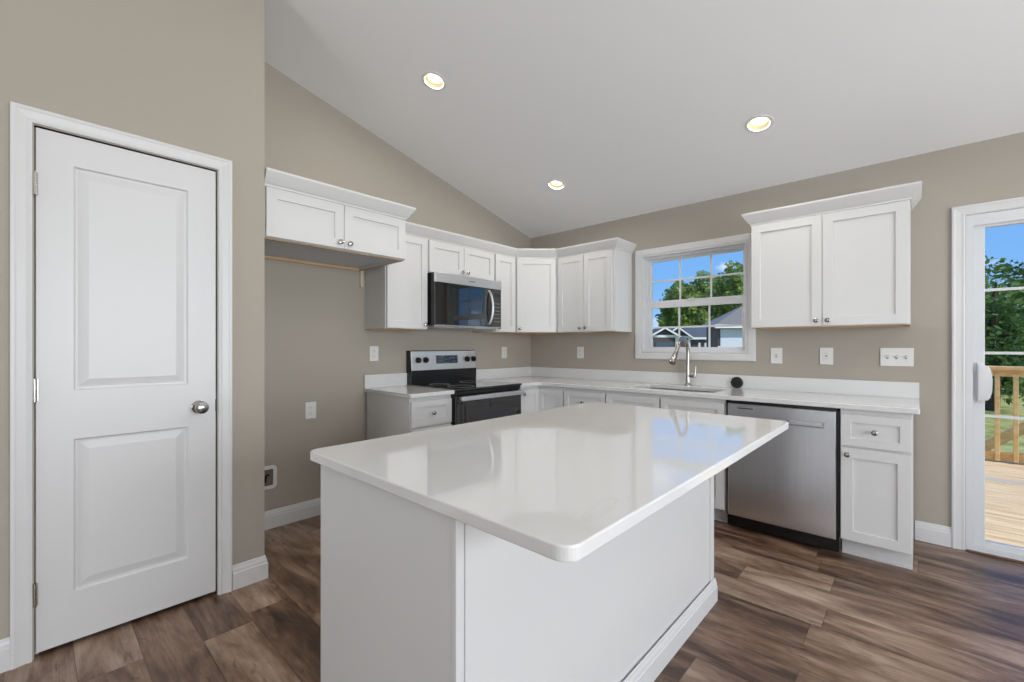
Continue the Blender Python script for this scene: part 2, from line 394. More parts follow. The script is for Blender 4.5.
# right wall and rear wall, outside the frame, with windows added for fill light
RW = (-5.05, -1.15, .55, 2.35)
b = MB(); wall_cells(b, 0, (YF, 0), (0, ZL), [RW], lambda b, u0, u1, z0, z1: b.box(XR, XR+.15, u0, u1, z0, z1))
b.prism([(0, ZL), (YF, ZL), (YRIDGE, zc(YRIDGE))], lambda y, z: (XR, y, z), lambda y, z: (XR+.15, y, z))
struct(b.build('wall_right', M['wall']))
RR = (1.2, 3.7, .65, 2.4)
b = MB(); wall_cells(b, 0, (PX-.12, XR+.15), (0, ZL), [RR], lambda b, u0, u1, z0, z1: b.box(u0, u1, YF-.15, YF, z0, z1))
struct(b.build('wall_rear', M['wall']))
def added_window(n, a0, a1, z0, z1, mp, nx):
    fr = MB()
    def bx(a, b_, c, d, y0, y1): p = mp(a, y0); q = mp(b_, y1); fr.box(p[0], q[0], p[1], q[1], c, d)
    for (a, b_, c, d) in ((a0, a0+.06, z0, z1), (a1-.06, a1, z0, z1), (a0, a1, z0, z0+.06), (a0, a1, z1-.06, z1)): bx(a, b_, c, d, .03, .11)
    for i in range(1, nx): x = a0+(a1-a0)*i/nx; bx(x-.03, x+.03, z0, z1, .03, .11)
    bx(a0, a1, (z0+z1)/2-.02, (z0+z1)/2+.02, .04, .1)
    r = fr.build('window_%d' % n, M['vinyl']); struct(r, 'white vinyl window added out of view')
    g = MB(); p = mp(a0, .07); q = mp(a1, .074); g.box(p[0], q[0], p[1], q[1], z0, z1); g.build('glass', M['pane'], r)
added_window(2, RR[0], RR[1], RR[2], RR[3], lambda a, y: (a, YF-y), 3)
added_window(3, RW[0], RW[1], RW[2], RW[3], lambda a, y: (XR+y, a), 3)

# baseboards
idm = lambda a, b_, h: (a, b_, h)
BH = .122
b = MB(); b.sweep([(0, -3.008), (0, -2.04)], rail_prof(.014, BH), idm); struct(b.build('baseboard_left', M['trim']), 'white baseboard in the refrigerator space')
b = MB(); b.sweep([(PX, DY1+.066), (PX, -3.008), (0, -3.008)], rail_prof(.014, BH), idm)
bb = b.build('baseboard_pantry', M['trim']); struct(bb, 'white baseboard wrapping the wall corner by the pantry door')
b = MB(); b.sweep([(PX, YF), (PX, DY0-.06)], rail_prof(.014, BH), idm); struct(b.build('baseboard_pantry_end', M['trim']))
b = MB(); b.sweep([(3.236, 0), (SX0-.062, 0)], rail_prof(.014, BH), idm); struct(b.build('baseboard_back', M['trim']), 'white baseboard between the cabinets and the sliding door')
b = MB(); b.sweep([(SX1+.062, 0), (XR, 0), (XR, YF), (PX, YF)], rail_prof(.014, BH), idm); struct(b.build('baseboard_right', M['trim']))

# casing profile (across, out): stepped colonial casing
def casing_prof(w_, o):
    return [(0, 0), (0, o*.55), (w_*.14, o*.72), (w_*.3, o*.6), (w_*.5, o*.72), (w_*.72, o*.85), (w_*.8, o), (w_*.94, o), (w_, o*.85), (w_, 0)]

# ------------------------------------------------------------------ pantry door
D = thing('door_1', 'white two-panel interior door in the taupe pantry wall', 'door', (PX-.003, DY0+.004, .020), PI/2)
D['kind'] = 'structure'
dw, dh = DY1-DY0-.008, DZ-.026
rg = [(.006, .0), (.012, .010), (.020, .0105), (.052, .003)]
b = MB(); b.panelled(0, dw, 0, dh, 0, .035, [(.101, dw-.107, .198, .842), (.101, dw-.107, 1.032, 1.974)], rg)
b.build('door_slab', M['trim'], D)
b = MB(); b.lathe([(0, 0), (.031, 0), (.031, -.004), (.026, -.009), (.012, -.012), (.0115, -.03), (.020, -.036), (.0275, -.046), (.0285, -.056), (.026, -.066), (.014, -.071), (0, -.072)], (dw-.070, 0, .926), 'y', 28)
b.build('door_knob', M['dnickel'], D, smooth=True, label='round satin nickel knob')
b = MB(); b.box(dw-.002, dw+.0035, -.0012, .02, .897, .957, .0004); b.build('latch_plate', M['dark'], D, label='dark strike plate')
for z in (.237, 1.047, 1.867):
    b = MB(); b.tube([(-.003, -.009, z-.046), (-.003, -.009, z+.046)], .0075, 10); b.box(-.012, .007, -.0035, .001, z-.044, z+.044)
    for k in (-.018, 0, .018): b.lathe([(.0080, -.0008), (.0080, .0008)], (-.003, -.009, z+k), 'z', 10)
    b.build('hinge', M['nickel'], D, smooth=True)
# casing and jamb
b = MB()
CWI = .008
mpc = lambda a, z, h: (PX+h, a, z)
b.sweep([(DY0-.005, 0), (DY0-.005, DZ+.005), (DY1+.005, DZ+.005), (DY1+.005, 0)], [(-a, o) for a, o in casing_prof(.058, .018)], mpc)
struct(b.build('trim_1', M['trim']), 'white stepped casing around the pantry door')
b = MB()
b.box(PX-.12, PX-.0005, DY0-.012, DY0, 0, DZ+.012); b.box(PX-.12, PX-.0005, DY1, DY1+.012, 0, DZ+.012); b.box(PX-.12, PX-.0005, DY0, DY1, DZ, DZ+.012)
b.box(PX-.105, PX-.042, DY0, DY0+.012, 0, DZ); b.box(PX-.105, PX-.042, DY1-.012, DY1, 0, DZ); b.box(PX-.105, PX-.042, DY0, DY1, DZ-.012, DZ)
struct(b.build('trim_2', M['trim']), 'white door jamb')

# ------------------------------------------------------------------ kitchen window (window_1)
WN = thing('window_1', 'white double-hung kitchen window above the sink with six-pane grids', 'window', (WX0, 0, WZ0)); WN['kind'] = 'structure'
ww, wh = WX1-WX0, WZ1-WZ0
b = MB(); mpw = lambda a, z, h: (a, -h, z)
b.sweep([(-.002, -.002), (-.002, wh+.002), (ww+.002, wh+.002), (ww+.002, -.002)], [(-a, o) for a, o in [(0, 0), (0, .012), (.010, .015), (.05, .015), (.058, .012), (.06, 0)]], mpw, closed=True)
b.build('window_casing', M['trim'], WN)
b = MB()
for q in ((-.0, .012, 0, wh), (ww-.012, ww, 0, wh), (.012, ww-.012, 0, .012), (.012, ww-.012, wh-.012, wh)): b.box(q[0], q[1], -.012, .15, q[2], q[3])
b.build('jamb_liner', M['trim'], WN)
b = MB()
for q in ((.012, .040, .012, wh-.012), (ww-.037, ww-.012, .012, wh-.012), (.040, ww-.037, .012, .035), (.040, ww-.037, wh-.034, wh-.012)): b.box(q[0], q[1], .03, .115, q[2], q[3])
b.build('vinyl_frame', M['vinyl'], WN)
def sash(z0, z1, y0, gx0, gx1, gz0, gz1, nm):
    x0, x1 = .0405, ww-.0375
    b = MB()
    for q in ((x0, gx0, z0, z1), (gx1, x1, z0, z1), (gx0, gx1, z0, gz0), (gx0, gx1, gz1, z1)): b.box(q[0], q[1], y0, y0+.03, q[2], q[3], .0015)
    s_ = b.build('sash', M['vinyl'], WN)
    g = MB(); g.box(gx0-.004, gx1+.004, y0+.013, y0+.017, gz0-.004, gz1+.004); g.build('glass', M['pane'], s_)
    m = MB()
    for i in (1, 2): x = gx0+(gx1-gx0)*i/3; m.box(x-.008, x+.008, y0+.0085, y0+.0125, gz0, gz1)
    m.box(gx0, gx1, y0+.0075, y0+.0120, (gz0+gz1)/2-.008, (gz0+gz1)/2+.008)
    m.build('grid', M['vinyl'], s_)
sash(1.615-WZ0, WZ1-WZ0-.034, .066, 1.420-WX0, 2.217-WX0, 1.657-WZ0, 2.021-WZ0, 'u')
sash(.034, 1.655-WZ0, .032, 1.432-WX0, 2.207-WX0, 1.234-WZ0, 1.590-WZ0, 'l')
b = MB(); b.box(ww/2-.03, ww/2+.03, .020, .034, 1.655-WZ0-.012, 1.655-WZ0+.004, .003); b.build('sash_lock', M['vinyl'], WN)

# ------------------------------------------------------------------ sliding glass door (door_2)
SD = thing('door_2', 'white sliding glass patio door with grids at the right wall end', 'door', (SX0, 0, 0)); SD['kind'] = 'structure'
sw = SX1-SX0
b = MB()
b.sweep([(-.002, 0), (-.002, SZ1+.002), (sw+.002, SZ1+.002), (sw+.002, 0)], [(-a, o) for a, o in casing_prof(.060, .018)], mpw)
b.build('door_casing', M['trim'], SD)
b = MB()
for q in ((0, .03, 0, SZ1), (sw-.03, sw, 0, SZ1), (.03, sw-.03, SZ1-.035, SZ1)): b.box(q[0], q[1], -.004, .15, q[2], q[3])
b.box(.0301, sw-.0301, -.003, .0165, SZ1-.065, SZ1-.0351)
b.build('door_frame', M['vinyl'], SD)
b = MB(); b.box(.001, sw-.001, -.030, -.004, 0, .010, .003); b.build('floor_strip', mat('dark_wood_strip', (96, 70, 52), .5, var=.2), SD, label='thin dark wood strip at the sill')
b = MB(); b.box(.0301, sw-.0301, -.0035, .12, 0, .0315); b.build('threshold', M['vinyl'], SD)
def slide_panel(x0, x1, y0, handle):
    b = MB(); g0, g1, z0, z1, h0, h1 = x0+.050, x1-.050, .032, SZ1-.036, .070, 1.955
    for q in ((x0, g0, z0, z1), (g1, x1, z0, z1), (g0, g1, z0, h0), (g0, g1, h1, z1)): b.box(q[0], q[1], y0, y0+.04, q[2], q[3], .0025)
    s_ = b.build('door_panel', M['vinyl'], SD)
    g = MB(); g.box(g0-.004, g1+.004, y0+.018, y0+.023, h0-.004, h1+.004); g.build('glass', M['pane'], s_)
    m = MB()
    for i in range(1, 5): z = h0+(h1-h0)*i/5; m.box(g0, g1, y0+.0115, y0+.0175, z-.008, z+.008)
    for i in (1, 2): x = g0+(g1-g0)*i/3; m.box(x-.008, x+.008, y0+.0125, y0+.0172, h0, h1)
    m.build('grid', M['vinyl'], s_)
    if handle:
        hx = x0+.029
        h = MB(); h.box(hx-.014, hx+.012, y0-.008, y0, .900, 1.145, .003)
        D1 = [(hx-.010, .915)]+[(hx+.006+.044*math.sin(PI*k/14)**.45, 1.022-.106*math.cos(PI*k/14)) for k in range(15)]+[(hx-.010, 1.130)]
        D1 = [D1[0]]+D1[1:-1]+[D1[-1]]
        h.prism(D1, lambda x, z: (x, y0-.030, z), lambda x, z: (x, y0-.006, z), .003)
        h.build('door_handle', M['vinyl'], s_, smooth=True, label='white curved pull handle')
slide_panel(.0305, sw/2+.03, .018, True)
slide_panel(sw/2-.03, sw-.0305, .075, False)

# ------------------------------------------------------------------ cabinet builders (local: x along the wall, y into the wall, front at -y)
STILE = .056
def shaker(name, parent, x0, x1, z0, z1, yf, knob=None, t=.019, m=None, st=STILE):
    b = MB(); b.panelled(x0, x1, z0, z1, yf, t, [(x0+st, x1-st, z0+st, z1-st)], [(.0, .0), (.0012, .009)])
    d = b.build(name, m or M['cab'], parent)
    if knob: make_knob(d, knob[0], yf, knob[1])
    return d
def make_knob(parent, x, yf, z):
    b = MB(); b.lathe([(0, 0), (.0065, 0), (.0062, -.010), (.0075, -.014), (.0135, -.018), (.0155, -.022), (.0145, -.027), (.009, -.030), (0, -.031)], (x, yf, z), 'y', 18)
    return b.build('knob', M['dnickel'], parent, smooth=True, label='small round nickel knob')
def carcass(parent, wd, dp, z0, z1, toe=0, open_bottom=False, frame=.038, top=True, mid=None):
    """hollow box with a face frame; toe kick recess optional"""
    b = MB(); t = .016; zb = z0+toe; yb_ = -.022 if toe else 0.0
    b.box(0, t, -dp+.019, yb_, zb, z1); b.box(wd-t, wd, -dp+.019, yb_, zb, z1)
    if top: b.box(t, wd-t, -dp+.019, yb_, z1-t, z1)
    b.box(t, wd-t, -dp+.019, yb_, zb+(.022 if open_bottom else 0), zb+t+(.022 if open_bottom else 0))
    b.box(t, wd-t, yb_-.008, yb_, zb+t, z1-t)
    f = frame
    b.box(0, f, -dp, -dp+.019, zb, z1, .001); b.box(wd-f, wd, -dp, -dp+.019, zb, z1, .001)
    b.box(f, wd-f, -dp, -dp+.019, zb, zb+f, .001); b.box(f, wd-f, -dp, -dp+.019, z1-f, z1, .001)
    if mid: b.box(f, wd-f, -dp, -dp+.019, mid-.019, mid+.019)
    o = b.build('carcass', M['cab'], parent)
    if toe:
        k = MB(); k.box(0, wd, -dp+.075, -dp+.09, z0, zb, 0)
        k.box(0, t, -dp+.09, yb_, z0, zb); k.box(wd-t, wd, -dp+.09, yb_, z0, zb)
        k.box(0, wd, -dp+.066, -dp+.075, z0, z0+.018, .002)
        k.build('toe_kick', M['cab'], parent)
    return o
CR_PROF = [(0, 0), (.006, 0), (.008, .010), (.016, .018), (.034, .044), (.048, .066), (.052, .074), (.052, .084), (.0, .084)]
UZ0, UZ1 = 1.378, 2.116
def raw_edge(parent, wd, dp, z, name='bottom_rail'):
    b = MB(); b.box(.001, wd-.001, -dp+.02, -dp+.036, z-.004, z+.0155); b.box(.001, wd-.001, -.02, 0, z-.004, z+.0155)
    b.box(.0005, .014, -dp+.036, -.02, z-.004, z+.0155); b.box(wd-.014, wd-.0005, -dp+.036, -.02, z-.004, z+.0155)
    return b.build(name, M['raw'], parent, label='unpainted tan wood edge underneath')
def upper(label, loc, rz, wd, dp, z0, z1, ndoors, knobs, rev=(.008, .008), crown=None, fill=False):
    T = thing('wall_cabinet', label, 'cabinet', (loc[0], loc[1], z0), rz)
    H = z1-z0; carcass(T, wd, dp, 0, H, open_bottom=True)
    raw_edge(T, wd, dp, 0)
    x0, x1 = rev[0], wd-rev[1]; d0, d1 = .003, H-.006
    ws = (x1-x0-.003*(ndoors-1))/ndoors
    for i in range(ndoors):
        a = x0+i*(ws+.003); kx = a+ws-.030 if knobs[i] == 'r' else a+.030
        shaker('door', T, a, a+ws, d0, d1, -dp-.020, (kx, d0+.034))
    if crown:
        b = MB(); b.sweep(crown, [(o, h+H) for o, h in CR_PROF], idm); b.build('crown', M['cab'], T)
    return T
# ---- upper cabinets on the range wall (face +X): local x runs along +Y
RA = PI/2
# refrigerator cabinet
FD = .632; FW = .903; FZ0 = 1.838
T = upper('deep white cabinet over the empty refrigerator space, two short doors', (0, -3.000), RA, FW, FD, FZ0, UZ1, 2, 'rl', (.010, .010),
      crown=[(FW, 0), (FW, -FD-.004), (.0, -FD-.004)][::-1])
T.location = (0, -3.000, FZ0)
b = MB(); b.box(.016, FW-.016, -FD+.02, -.0005, .0165, .0215); b.build('bottom_panel', M['under'], T, label='grey unpainted underside')
b = MB(); b.box(FW+.001, FW+.026, -.016, -.002, -.13, .0); b.build('scribe_strip', mat('pale_strip_wood', (206, 194, 174), .7, var=.1), T, label='bare wood strip on the wall')
upper('tall single-door white wall cabinet left of the microwave', (0, -2.053), RA, .380, .305, UZ0, UZ1, 1, 'r', (.006, .006))
upper('short two-door white wall cabinet directly above the microwave', (0, -1.667), RA, .762, .305, 1.846, UZ1, 2, 'rl', (.006, .006))
T = upper('narrow single-door white wall cabinet right of the microwave', (0, -.899), RA, .287, .305, UZ0, UZ1, 1, 'l', (.006, .008))
# diagonal corner cabinet
T = thing('wall_cabinet', 'white diagonal corner wall cabinet with one door facing the room', 'cabinet', (0, 0, UZ0))
H = UZ1-UZ0
poly = [(0, 0), (0, -.61), (.305, -.61), (.61, -.305), (.61, 0)]
b = MB(); b.prism(poly, lambda x, y: (x, y, .012), lambda x, y: (x, y, H), .0008); b.build('carcass', M['cab'], T)
b = MB(); q2 = [(0, -.606), (.303, -.606), (.606, -.303), (.606, 0)]
b.prism([(0, 0), (0, -.606), (.303, -.606), (.606, -.303), (.606, 0)], lambda x, y: (x, y, -.003), lambda x, y: (x, y, .012)); b.build('bottom_rail', M['raw'], T, label='unpainted tan wood edge underneath')
L = .305*math.sqrt(2)
b = MB(); b.panelled(.022, L-.022, .003, H-.006, -.020, .019, [(.022+STILE, L-.022-STILE, .003+STILE, H-.006-STILE)], [(0, 0), (.0012, .009)])
d = b.build('door', M['cab'], T, loc=(.305, -.61, 0), rz=PI/4); make_knob(d, .022+.028, -.020, .037)
# window wall cabinets
upper('white two-door wall cabinet between the corner and the kitchen window', (.612, 0), 0, .641, .305, UZ0, UZ1, 2, 'rl', (.010, .026))
RC_W = .858
upper('white two-door wall cabinet right of the kitchen window, with its own crown', (2.359, 0), 0, RC_W, .305, UZ0-.004, UZ1, 2, 'rl', (.004, .008),
      crown=[(0, 0), (0, -.309), (RC_W, -.309), (RC_W, 0)])
# crown running over the corner group of cabinets
b = MB(); z_ = UZ1
q = .309
b.sweep([(q, -2.050), (q, -.61-.002), (.612, -q), (1.253, -q), (1.253, 0)], [(o, h+z_) for o, h in CR_PROF], idm)
tag(b.build('crown_moulding', M['cab']), 'long white crown moulding bending across the corner wall cabinets', 'crown moulding')

# ------------------------------------------------------------------ microwave
MW = thing('microwave', 'black and stainless over-the-range microwave above the stove', 'microwave', (0, -1.662, 1.402), RA)
mw, mh, md = .756, .438, .385
b = MB(); b.box(0, mw, -md, 0, .012, mh, .003); b.build('body', M['black'], MW)
b = MB(); b.box(.03, mw-.03, -md+.03, -.04, 0, .013, .002); b.box(.09, .25, -md+.06, -.1, -.004, .002); b.box(.5, .66, -md+.06, -.1, -.004, .002); b.build('underside_grille', M['steel'], MW)
b = MB(); b.box(0, .622, -md-.022, -md, .016, mh-.078, .003); b.build('door', M['glass_black'], MW, label='black glass microwave door')
b = MB(); b.box(0, mw, -md-.024, -md, mh-.078, mh, .002); tp = b.build('top_band', M['steel'], MW, label='stainless band across the top')
b = MB(); b.box(.36, .43, -md-.0248, -md-.024, mh-.047, mh-.036); b.build('badge', M['grey'], tp, label='small dark maker badge')
b = MB(); b.box(.624, mw, -md-.022, -md, .016, mh-.078, .003); cp = b.build('control_panel', M['glass_black'], MW, label='black control panel')
for r in range(6):
    for c_ in range(3): b = MB(); b.box(.665+c_*.026, .680+c_*.026, -md-.0226, -md-.022, .06+r*.033, .066+r*.033); b.build('button', M['grey'], cp)
b = MB(); b.box(.662, .742, -md-.0226, -md-.022, .285, .32); b.build('clock_display', M['display'], cp)
b = MB(); pts = [(.598+.012*math.sin(PI*k/12), -md-.022-.040*math.sin(PI*k/12)**.6, .035+k*.305/12) for k in range(13)]
b.tube(pts, .0105, 12); b.build('handle', M['steel'], MW, smooth=True, label='bowed stainless handle')
b = MB(); b.box(.004, mw-.004, -md-.02, -md, .009, .0145, .001); b.build('bottom_trim', M['steel'], MW)

# ------------------------------------------------------------------ range
R_ = thing('range', 'freestanding electric range, black with stainless back panel and handle', 'stove', (0, -1.665, 0), RA)
rw = .752
b = MB(); b.box(0, rw, -.635, -.03, .06, .900, .002); b.box(.02, rw-.02, -.60, -.05, 0, .06); b.build('body', M['black'], R_)
b = MB(); b.box(-.003, rw+.003, -.668, -.072, .896, .914, .004); ct = b.build('cooktop', M['glass_black'], R_, label='smooth black glass cooktop')
for cx, cy, r in ((.19, -.50, .11), (.56, -.50, .085), (.19, -.22, .085), (.56, -.22, .11)):
    b = MB(); b.lathe([(r, 0), (r, .0006), (r-.004, .0006), (r-.004, 0)], (cx, cy, .9141), 'z', 40); b.build('burner_ring', M['grey'], ct)
b = MB(); b.prism([(-.002, .90), (-.072, .90), (-.078, 1.028), (-.072, 1.030), (-.060, 1.203), (-.002, 1.203)], lambda y, z: (0, y, z), lambda y, z: (rw, y, z), .002); bg_ = b.build('backguard', M['black'], R_)
b = MB(); b.prism([(-.0725, 1.032), (-.0765, 1.032), (-.066, 1.197), (-.061, 1.197)], lambda y, z: (.004, y, z), lambda y, z: (rw-.004, y, z), .001); sp_ = b.build('control_panel', M['steel'], R_, label='stainless control panel')
def yp(z): return -.0765+(z-1.032)/.165*.0105
for kx in (.072, .152, .632, .712):
    b = MB(); b.lathe([(0, 0), (.026, 0), (.026, -.010), (.022, -.026), (.019, -.030), (0, -.030)], (kx, yp(1.12)+.002, 1.120), 'y', 24)
    b.box(kx-.005, kx+.005, yp(1.12)-.036, yp(1.12)-.026, 1.098, 1.142, .002)
    b.build('knob', M['black'], sp_, smooth=True, label='black burner knob')
b = MB(); b.prism([(yp(1.085)-.0012, 1.085), (yp(1.158)-.0012, 1.158), (yp(1.158)+.001, 1.158), (yp(1.085)+.001, 1.085)], lambda y, z: (.268, y, z), lambda y, z: (.518, y, z)); dp_ = b.build('display', M['display'], sp_, label='dark clock display')
b = MB()
for k in range(4): b.box(.365+k*.016+(.006 if k > 1 else 0), .375+k*.016+(.006 if k > 1 else 0), yp(1.13)-.003, yp(1.13)-.0008, 1.118, 1.138)
b.build('digits', M['digits'], dp_)
for k in range(5):
    for j in range(2): b = MB(); b.box(.45+k*.012, .456+k*.012, yp(1.12)-.003, yp(1.12)-.0005, 1.10+j*.03, 1.106+j*.03); b.build('button', M['grey'], dp_)
b = MB(); b.box(0, rw, -.655, -.60, .862, .896, .004); b.build('front_lip', M['black'], R_)
b = MB(); b.box(.003, rw-.003, -.665, -.635, .22, .858, .006); od = b.build('oven_door', M['glass_black'], R_, label='black oven door')
b = MB(); b.box(.14, rw-.14, -.6665, -.664, .42, .742, .001); b.build('oven_window', M['ovenwin'], od, label='oven window with its grey reflection painted in')
b = MB(); b.box(.012, rw-.012, -.722, -.703, .822, .858, .006, 3)
b.box(.03, .06, -.706, -.66, .828, .852, .002); b.box(rw-.06, rw-.03, -.706, -.66, .828, .852, .002); b.build('handle', M['steel'], od, label='broad stainless handle')
b = MB(); b.box(.003, rw-.003, -.66, -.635, .065, .212, .006); b.build('storage_drawer', M['steel'], R_)

# ------------------------------------------------------------------ base cabinets
CZ = .876
def base(label, loc, rz, wd, layout, knobside='l', rev=(.006, .006), dp=.61):
    T = thing('base_cabinet', label, 'cabinet', (loc[0], loc[1], 0), rz)
    carcass(T, wd, dp, 0, CZ, toe=.105, mid=.655, top=layout != 'sink')
    x0, x1 = rev[0], wd-rev[1]; yf = -dp-.020
    if layout == 'drawer_door':
        shaker('drawer', T, x0, x1, .662, .846, yf, ((x0+x1)/2, .754), st=.046)
        kx = x0+.032 if knobside == 'l' else x1-.032
        shaker('door', T, x0, x1, .112, .648, yf, (kx, .612))
    else:
        m_ = (x0+x1)/2
        for a, c_, k in ((x0, m_-.006, 'r'), (m_+.006, x1, 'l')):
            shaker('false_drawer', T, a, c_, .662, .846, yf, st=.046)
            shaker('door', T, a, c_, .112, .648, yf, ((c_-.032) if k == 'r' else a+.032, .612))
    return T
base('white base cabinet with one drawer, left of the range', (0, -2.048), RA, .376, 'drawer_door', 'r')
base('white base cabinet with one drawer, between the corner and sink cabinets', (.912, 0), 0, .430, 'drawer_door')
base('wide white sink base cabinet under the kitchen faucet', (1.344, 0), 0, .934, 'sink')
base('white base cabinet with drawer and door at the right end past the dishwasher', (2.914, 0), 0, .316, 'drawer_door', 'l', (.003, .004))
# L-shaped corner cabinet
T = thing('base_cabinet', 'white corner base cabinet with a folding door between range and drawers', 'cabinet', (0, 0, 0))
b = MB(); poly = [(.022, -.022), (.022, -.908), (.61, -.908), (.61, -.61), (.910, -.61), (.910, -.022)]
b.prism(poly, lambda x, y: (x, y, .105), lambda x, y: (x, y, CZ)); b.build('carcass', M['cab'], T)
b = MB(); poly = [(.022, -.022), (.022, -.908), (.535, -.908), (.535, -.535), (.910, -.535), (.910, -.022)]
b.prism(poly, lambda x, y: (x, y, 0), lambda x, y: (x, y, .105)); b.build('toe_kick', M['cab'], T)
b = MB(); b.panelled(.024, .282, .112, .846, -.020, .019, [(.024+.05, .282-.05, .112+.05, .846-.05)], [(0, 0), (.0012, .009)])
d = b.build('door', M['cab'], T, loc=(.61, -.908, 0), rz=RA); make_knob(d, .054, -.020, .808)
b = MB(); b.panelled(.018, .294, .112, .846, -.020, .019, [(.018+.05, .294-.05, .112+.05, .846-.05)], [(0, 0), (.0012, .009)])
b.build('door', M['cab'], T, loc=(.61, -.61, 0))

# ------------------------------------------------------------------ dishwasher
DW = thing('dishwasher', 'stainless steel dishwasher under the counter left of the end cabinet', 'dishwasher', (2.2815, 0, 0))
dwW = .630
b = MB(); b.box(.002, dwW-.002, -.60, -.03, .02, .868); b.box(.002, .010, -.618, -.60, .09, .872); b.box(dwW-.010, dwW-.002, -.618, -.60, .09, .872); b.box(.002, dwW-.002, -.618, -.60, .858, .872)
b.build('tub', M['black'], DW)
b = MB(); b.box(.015, dwW-.015, -.56, -.54, 0, .098, .002); b.box(.04, dwW-.04, -.565, -.56, .02, .08, .001); b.build('toe_kick', M['black'], DW, label='black toe kick')
# door with a pocket handle: front face with a recess
dd = MB(); dd.panelled(.016, dwW-.016, .098, .856, -.642, .040, [(.365, .555, .748, .780)], [(.0015, .004), (.004, .018)], .004)
dr = dd.build('door', M['steelv'], DW, label='brushed stainless door')
b = MB(); b.box(.372, .548, -.6425, -.634, .764, .7785, .002); b.build('pocket_handle', M['steel'], dr, label='recessed pull')
b = MB(); b.box(.078, .172, -.6426, -.6418, .824, .830); b.build('badge', M['dark'], dr, label='small dark maker badge')

# ------------------------------------------------------------------ countertops
def slab(poly, z0, z1, holes=(), bev=.003):
    b = MB(); bm = b.bm; loops = []
    es = []
    for lp in (poly,)+tuple(holes):
        vs = [bm.verts.new((x, y, z0)) for x, y in lp]
        es += [bm.edges.new((vs[i], vs[(i+1) % len(vs)])) for i in range(len(vs))]
    r = bmesh.ops.triangle_fill(bm, edges=es, use_beauty=True, use_dissolve=False)
    fs = [f for f in bm.faces]
    bmesh.ops.dissolve_limit(bm, angle_limit=.01, verts=bm.verts[:], edges=bm.edges[:]) if not holes else None
    ex = bmesh.ops.extrude_face_region(bm, geom=bm.faces[:])
    bmesh.ops.translate(bm, vec=(0, 0, z1-z0), verts=[v for v in ex['geom'] if isinstance(v, bmesh.types.BMVert)])
    bmesh.ops.recalc_face_normals(bm, faces=bm.faces[:])
    if bev:
        el = [e for e in bm.edges if len(e.link_faces) == 2 and e.calc_face_angle() > 1.2 and abs(e.verts[0].co.z-e.verts[1].co.z) < 1e-6]
        bmesh.ops.bevel(bm, geom=el, offset=bev, segments=2, profile=.5, affect='EDGES')
    return b
def arc(cx, cy, r, a0, a1, n=8): return [(cx+r*math.cos(a0+(a1-a0)*k/n), cy+r*math.sin(a0+(a1-a0)*k/n)) for k in range(n+1)]
CT0, CT1 = .8765, .906
T = thing('countertop', 'short white quartz countertop left of the range', 'countertop', (0, 0, 0))
b = slab([(0, -1.668), (0, -2.062), (.648-.006, -2.062), (.648, -2.056), (.648, -1.668)], CT0, CT1); b.build('slab', M['quartz'], T)
b = MB(); b.box(0, .02, -2.062, -1.668, CT1, 1.011, .002); b.build('backsplash', M['honed'], T)
T = thing('countertop', 'long L-shaped white quartz countertop with the sink, under the window', 'countertop', (0, 0, 0))
XE = 3.260
out = [(0, 0), (0, -.910), (.648, -.910)] + arc(.648+.06, -.648-.06, .06, PI, PI/2, 8) + [(XE-.006, -.648), (XE, -.642), (XE, 0)]
sx0, sx1, sy0, sy1 = 1.50, 2.165, -.53, -.165
def rrect(x0, x1, y0, y1, r, n=5):
    return arc(x1-r, y1-r, r, 0, PI/2, n)+arc(x0+r, y1-r, r, PI/2, PI, n)+arc(x0+r, y0+r, r, PI, 1.5*PI, n)+arc(x1-r, y0+r, r, 1.5*PI, 2*PI, n)
b = slab(out, CT0, CT1, [rrect(sx0, sx1, sy0, sy1, .03)]); b.build('slab', M['quartz'], T)
b = MB(); b.box(.02, XE-.003, -.02, 0, CT1, 1.008, .002); b.box(0, .02, -.910, 0, CT1, 1.008, .002); b.build('backsplash', M['honed'], T)
# sink
T = thing('sink', 'undermount stainless kitchen sink set in the long countertop', 'sink', ((sx0+sx1)/2, (sy0+sy1)/2, .67))
b = MB(); hx, hy = (sx1-sx0)/2+.004, (sy1-sy0)/2+.004
pr_ = lambda k, z: [b.bm.verts.new((x, y, z)) for x, y in rrect(-hx*k, hx*k, -hy*k, hy*k, .034*k)]
R1 = pr_(1.0, .2060); R0 = pr_(1.03, .2060); R2 = pr_(.985, .02); R3 = pr_(.93, .0); R4 = pr_(.05, -.004)
for A, B_ in ((R0, R1), (R1, R2), (R2, R3), (R3, R4)):
    for i in range(len(A)): b.bm.faces.new([A[i], A[(i+1) % len(A)], B_[(i+1) % len(A)], B_[i]])
b.bm.faces.new(R4); b.build('basin', M['basin'], T, smooth=True)
b = MB(); b.lathe([(0, .0), (.04, .0), (.045, .004), (.03, .006), (.0, .003)], (0, 0, -.002), 'z', 24); b.build('drain', M['steel'], T, smooth=True)
